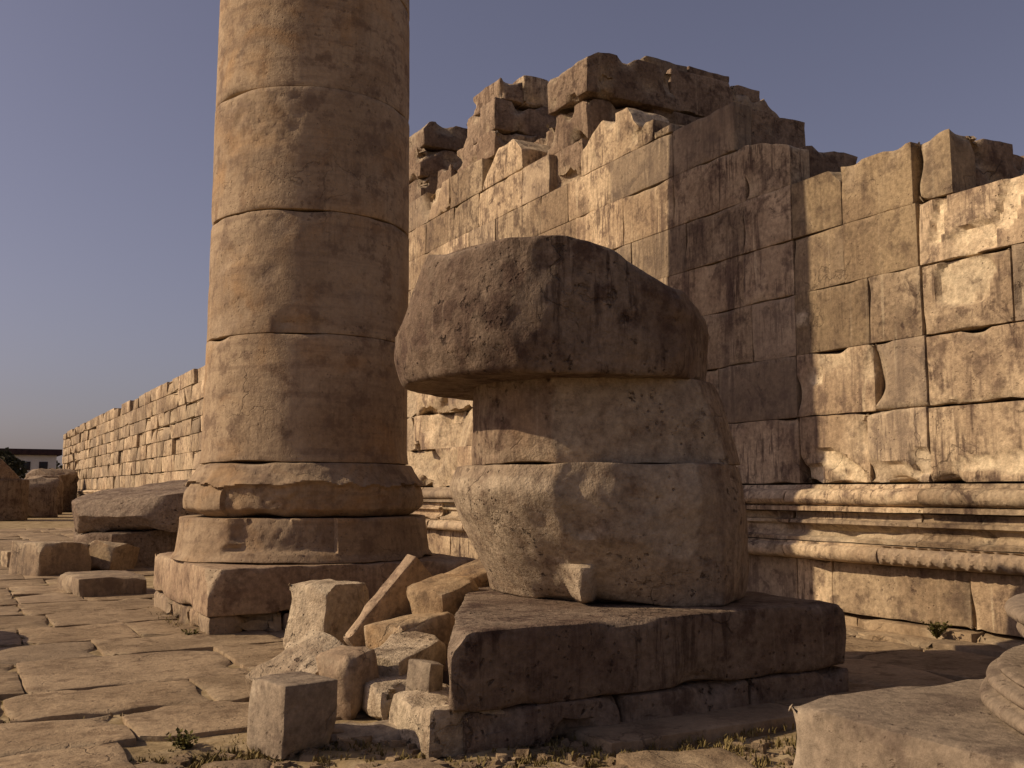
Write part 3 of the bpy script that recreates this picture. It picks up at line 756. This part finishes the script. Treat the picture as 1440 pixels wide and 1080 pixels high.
# fallen pieces of the next column bases
def broken_drum(name, label, loc, r, h, rot, mat, cuts, seed, cat='fallen drum'):
    V, F, fr = drum_geo(r, h, 120, 16, bev=.05, amp=.03, seed=seed, chip=.14)
    cut_verts(V, fr, cuts, seed, .025)
    o = link(name, mesh_from(name, V, F, fr, mat), None, loc, rot); return tag(o, label, cat)
broken_drum('broken_base_disc', 'low broken disc on the ground left of the standing column, under a tilted torus piece', (4.1, 22.3, -.1), 1.75, .85, (0, R(-3), .4), M_grey,
            [((-.9, -.9, .3), (-.2, -.97, .12)), ((0, -1.25, 0), (.05, -1, .1))], 5)
broken_drum('tilted_torus_fragment', 'tilted torus fragment with a sloping worn left end, lying on the low broken disc', (4.25, 22.2, .90), 1.95, .66, (R(3), R(-8), .1), M_grey,
            [((-1.3, -.9, .34), (-.45, -.55, .70)), ((-1.0, -1.15, .5), (-.2, -.95, .22)), ((0, -1.35, .2), (.05, -1, -.05)), ((-1.3, -.8, .2), (-.6, -.6, -.5))], 9)
broken_drum('far_broken_column', 'dark broken column stump far off at the left edge', (2.2, 60.5, -.1), 1.7, 2.2, (0, 0, 0), M_grey, [], 12, 'column')
broken_drum('far_column_fragment', 'ragged reddish fragment crowning the dark broken stump at the left edge', (1.9, 60.5, 2.1), 1.6, 1.15, (0, R(4), 0), M_red, [((.9, 0, .7), (.7, 0, .8))], 14, 'stone fragment')
for i, (x, y, s, lab) in enumerate(((4.8, 66, 2.4, 'tall reddish rubble stone beside the far stump, near the wall end'),
                                    (5.7, 74, 2.6, 'reddish rubble stone standing below the white house'),
                                    (6.6, 82, 3.2, 'farthest rubble stone touching the end of the long wall'))):
    rock('rubble_stone', lab, 'stone', (x, y, -.1), (s * .8, s, s), R(20 * i), (0, 0), M_grey, 61 + i, 7, .65, .9, res=.3, amp=.1, bev=.1)
# a fallen drum just outside the left edge, its shadow reaches into the picture
broken_drum('side_drum', 'fallen column drum lying just beyond the left edge of the picture', (-.95, 12.15, -.08), .72, 1.2, (0, 0, .2), M_colm, [((0, 0, 1.05), (.3, 0, 1))], 17)

# ---------------------------------------------------------------- far house and trees
house = thing('white_house', 'small white house with a dark flat roof far off behind the end of the wall', 'house', (10.5, 172, 0))
block('wall', (8, 7, 7.0), house, (0, 0, -.1), (0, 0, 0), M_white, res=8, bev=.02, amp=0, chip=0)
block('roof', (9.4, 8.4, .9), house, (0, 0, 6.92), (0, 0, 0), M_roof, res=9, bev=.05, amp=0, chip=0)
for x in (-2.4, -.2, 2.2):
    f = block('window', (1.2, .12, 1.3), house, (x, -3.53, 4.6), (0, 0, 0), M_roof, res=9, bev=.02, amp=0, chip=0)
    block('pane', (.95, .06, 1.05), f, (0, -.06, .12), (0, 0, 0), M_glass, res=9, bev=.01, amp=0, chip=0)
def tree(loc, h, r, seed, label):
    rg = random.Random(seed); t = thing('tree', label, 'tree', loc, 0, 'dark trees on the far skyline')
    V, F, fr = drum_geo(.25, h * .5, 10, 4, bev=.02, amp=.05, seed=seed, rings=2)
    link('trunk', mesh_from('trunk', V, F, None, M_roof), t)
    V = []; F = []
    for _ in range(900):
        d = Vector((rg.gauss(0, 1), rg.gauss(0, 1), rg.gauss(0, 1))).normalized() * rg.random() ** .4
        p = Vector((d.x * r, d.y * r, h * .62 + d.z * h * .38)) * (1 + .2 * noise.noise(d * 2 + Vector((seed, 0, 0))))
        a = Vector((rg.uniform(-1, 1), rg.uniform(-1, 1), rg.uniform(-1, 1))).normalized() * .35
        b_ = a.cross(Vector((rg.uniform(-1, 1), rg.uniform(-1, 1), rg.uniform(-1, 1)))).normalized() * .35
        n = len(V); V += [p - a, p + b_, p + a, p - b_]; F.append((n, n + 1, n + 2, n + 3))
    link('crown', mesh_from('crown', V, F, None, M_tree, smooth=False), t)
for i, (x, y, h, r) in enumerate(((2, 150, 6.4, 3.5), (6.5, 158, 7.2, 3.2), (-4, 155, 6, 4), (15, 185, 6.3, 4), (11.5, 150, 4.2, 2.6))):
    tree((x, y, -.1), h, r, 7 + i, ['dark tree on the far skyline above the broken stump', 'dark tree just left of the white house', 'dark tree beyond the left edge on the far skyline',
                                    'dark tree behind the white house', 'low dark bush below the white house'][i])

# ---------------------------------------------------------------- grass, pebbles, weeds
def tufts(name, spots, mat, hgt, seed, n_blade, spread, kind='stuff'):
    rg = random.Random(seed); V = []; F = []
    for (x, y, z, s) in spots:
        for _ in range(int(n_blade * s)):
            a = rg.uniform(0, 6.283); rr = abs(rg.gauss(0, spread)) * s
            px, py = x + rr * math.cos(a), y + rr * math.sin(a)
            h = hgt * s * rg.uniform(.4, 1.1); la = rg.uniform(0, 6.283); ln = h * rg.uniform(.2, .9)
            w = rg.uniform(.003, .008); wx, wy = -math.sin(la) * w, math.cos(la) * w
            n = len(V)
            V += [(px - wx, py - wy, z), (px + wx, py + wy, z), (px + math.cos(la) * ln * .45 + wx * .7, py + math.sin(la) * ln * .45 + wy * .7, z + h * .7),
                  (px + math.cos(la) * ln * .45 - wx * .7, py + math.sin(la) * ln * .45 - wy * .7, z + h * .7), (px + math.cos(la) * ln, py + math.sin(la) * ln, z + h)]
            F += [(n, n + 1, n + 2, n + 3), (n + 3, n + 2, n + 4)]
    o = link(name, mesh_from(name, V, F, None, mat, smooth=False)); o['kind'] = kind
    tag(o, 'dry grass and weeds growing in the joints of the paving', 'grass'); return o
rg = random.Random(77); spots = []
for y in [10.8 + .22 * i for i in range(14)]: spots.append((2.36 + rg.uniform(-.05, .03), y, -.06, rg.uniform(.5, 1.1)))
for _ in range(220):
    t = rg.random(); spots.append((1.1 + rg.gauss(0, .25) + t * .9, 6.3 + rg.gauss(0, .16) - t * .35, -.09, rg.uniform(.3, .8)))
for _ in range(1500): spots.append((rg.uniform(-.6, 5.2), rg.uniform(3.4, 5.2) + (rg.random() < .4) * rg.uniform(0, 1), -.075, rg.uniform(.2, .6)))
for _ in range(1100): spots.append((rg.uniform(-.6, 8.5), rg.uniform(5, 19), -.06, rg.uniform(.2, .6)))
for _ in range(30): spots.append((rg.uniform(2.1, 2.8), rg.uniform(5.5, 7.5), -.07, rg.uniform(.3, .9)))
tufts('grass', spots, M_grass, .09, 5, 26, .07)

def pebbles():
    rg = random.Random(9); V = []; F = []
    def one(x, y, z, s):
        n = len(V)
        base = [(-1, -1, -1), (1, -1, -1), (1, 1, -1), (-1, 1, -1), (-.7, -.7, 1), (.7, -.7, 1), (.7, .7, 1), (-.7, .7, 1)]
        a = rg.uniform(0, 6.28); sx, sy, sz = s * rg.uniform(.6, 1.3), s * rg.uniform(.6, 1.3), s * rg.uniform(.3, .8)
        for b in base:
            bx, by, bz = [c * rg.uniform(.6, 1.1) for c in b]; bx *= sx; by *= sy; bz *= sz
            V.append((x + bx * math.cos(a) - by * math.sin(a), y + bx * math.sin(a) + by * math.cos(a), z + bz))
        for f in ((0, 3, 2, 1), (4, 5, 6, 7), (0, 1, 5, 4), (1, 2, 6, 5), (2, 3, 7, 6), (3, 0, 4, 7)): F.append(tuple(n + q for q in f))
    for _ in range(2600):
        x, y = rg.uniform(-.5, 4.6), rg.uniform(3.4, 6.4); one(x, y, ground_h(x, y) + .01, .008 + .06 * rg.random() ** 3)
    for _ in range(1200):
        x, y = rg.uniform(-.5, 8.3), rg.uniform(5, 20); one(x, y, -.05, .008 + .035 * rg.random() ** 3)
    for _ in range(250):
        x, y = rg.uniform(2.1, 3.4), rg.uniform(5.6, 9.5); one(x, y, ground_h(x, y) + .02, .015 + .07 * rg.random() ** 2)
    o = link('gravel', mesh_from('gravel', V, F, None, M_pave, smooth=False)); tag(o, 'small stone chips scattered over the earth and the joints', 'gravel', kind='stuff')
pebbles()

# rough half buried stones of the foreground
rg = random.Random(21); k = 0
for (x, y, sx, sy) in ((.55, 5.55, .9, .5), (1.3, 5.25, .7, .45), (2.1, 5.1, .8, .4), (2.95, 4.75, .9, .5), (.2, 4.7, .9, .5), (1.15, 4.55, .8, .5), (2.0, 4.4, .8, .45), (3.7, 4.55, .7, .5), (.9, 5.95, .6, .4), (2.85, 4.2, .7, .4), (1.5, 5.75, .4, .3), (3.6, 3.9, .6, .4)):
    block('paving_slab', (sx, sy, .16), pav, (x, y, -.17 + rg.uniform(-.02, .03)), (rg.uniform(-.04, .04), rg.uniform(-.04, .04), rg.uniform(-.3, .3)), M_pave,
          res=.04, bev=.04, amp=.035, chip=.2, seed=k * 3.3, cuts=rand_cuts(rg, (sx, sy, 5), 4, .7, .95), nscale=4); k += 1

def weed(loc, h, n, seed, label):
    rg = random.Random(seed); t = thing('weed', label, 'plant', loc)
    V = []; F = []; SV = []; SF = []
    for _ in range(n):
        a = rg.uniform(0, 6.28); L_ = h * rg.uniform(.5, 1.1); lean = rg.uniform(.2, .8)
        tip = Vector((math.cos(a) * lean * L_, math.sin(a) * lean * L_, L_ * .8))
        m = len(SV); w = Vector((-math.sin(a), math.cos(a), 0)) * .004
        SV += [-w, w, tip + w * .4, tip - w * .4]; SF.append((m, m + 1, m + 2, m + 3))
        for q in range(7):
            p = tip * rg.uniform(.2, 1); d = Vector((rg.uniform(-1, 1), rg.uniform(-1, 1), rg.uniform(-.2, .8))).normalized() * .035
            s = d.cross(Vector((0, 0, 1))).normalized() * .013
            m = len(V); V += [p, p + d * .5 + s, p + d, p + d * .5 - s]; F.append((m, m + 1, m + 2, m + 3))
    link('stem', mesh_from('stem', SV, SF, None, M_weed, smooth=False), t)
    link('foliage', mesh_from('foliage', V, F, None, M_weed, smooth=False), t)
weed((8.68, 6.75, .03), .2, 60, 3, 'low weed growing at the foot of the wall at the right')
weed((2.3, 10.9, -.05), .13, 22, 4, 'small weed at the near corner of the big plinth')
weed((1.32, 6.35, -.08), .15, 40, 6, 'low weed in the ground gap left of the grey cube')
weed((2.7, 7.2, -.02), .14, 26, 7, 'small weed on the rubble behind the foundation ledge')
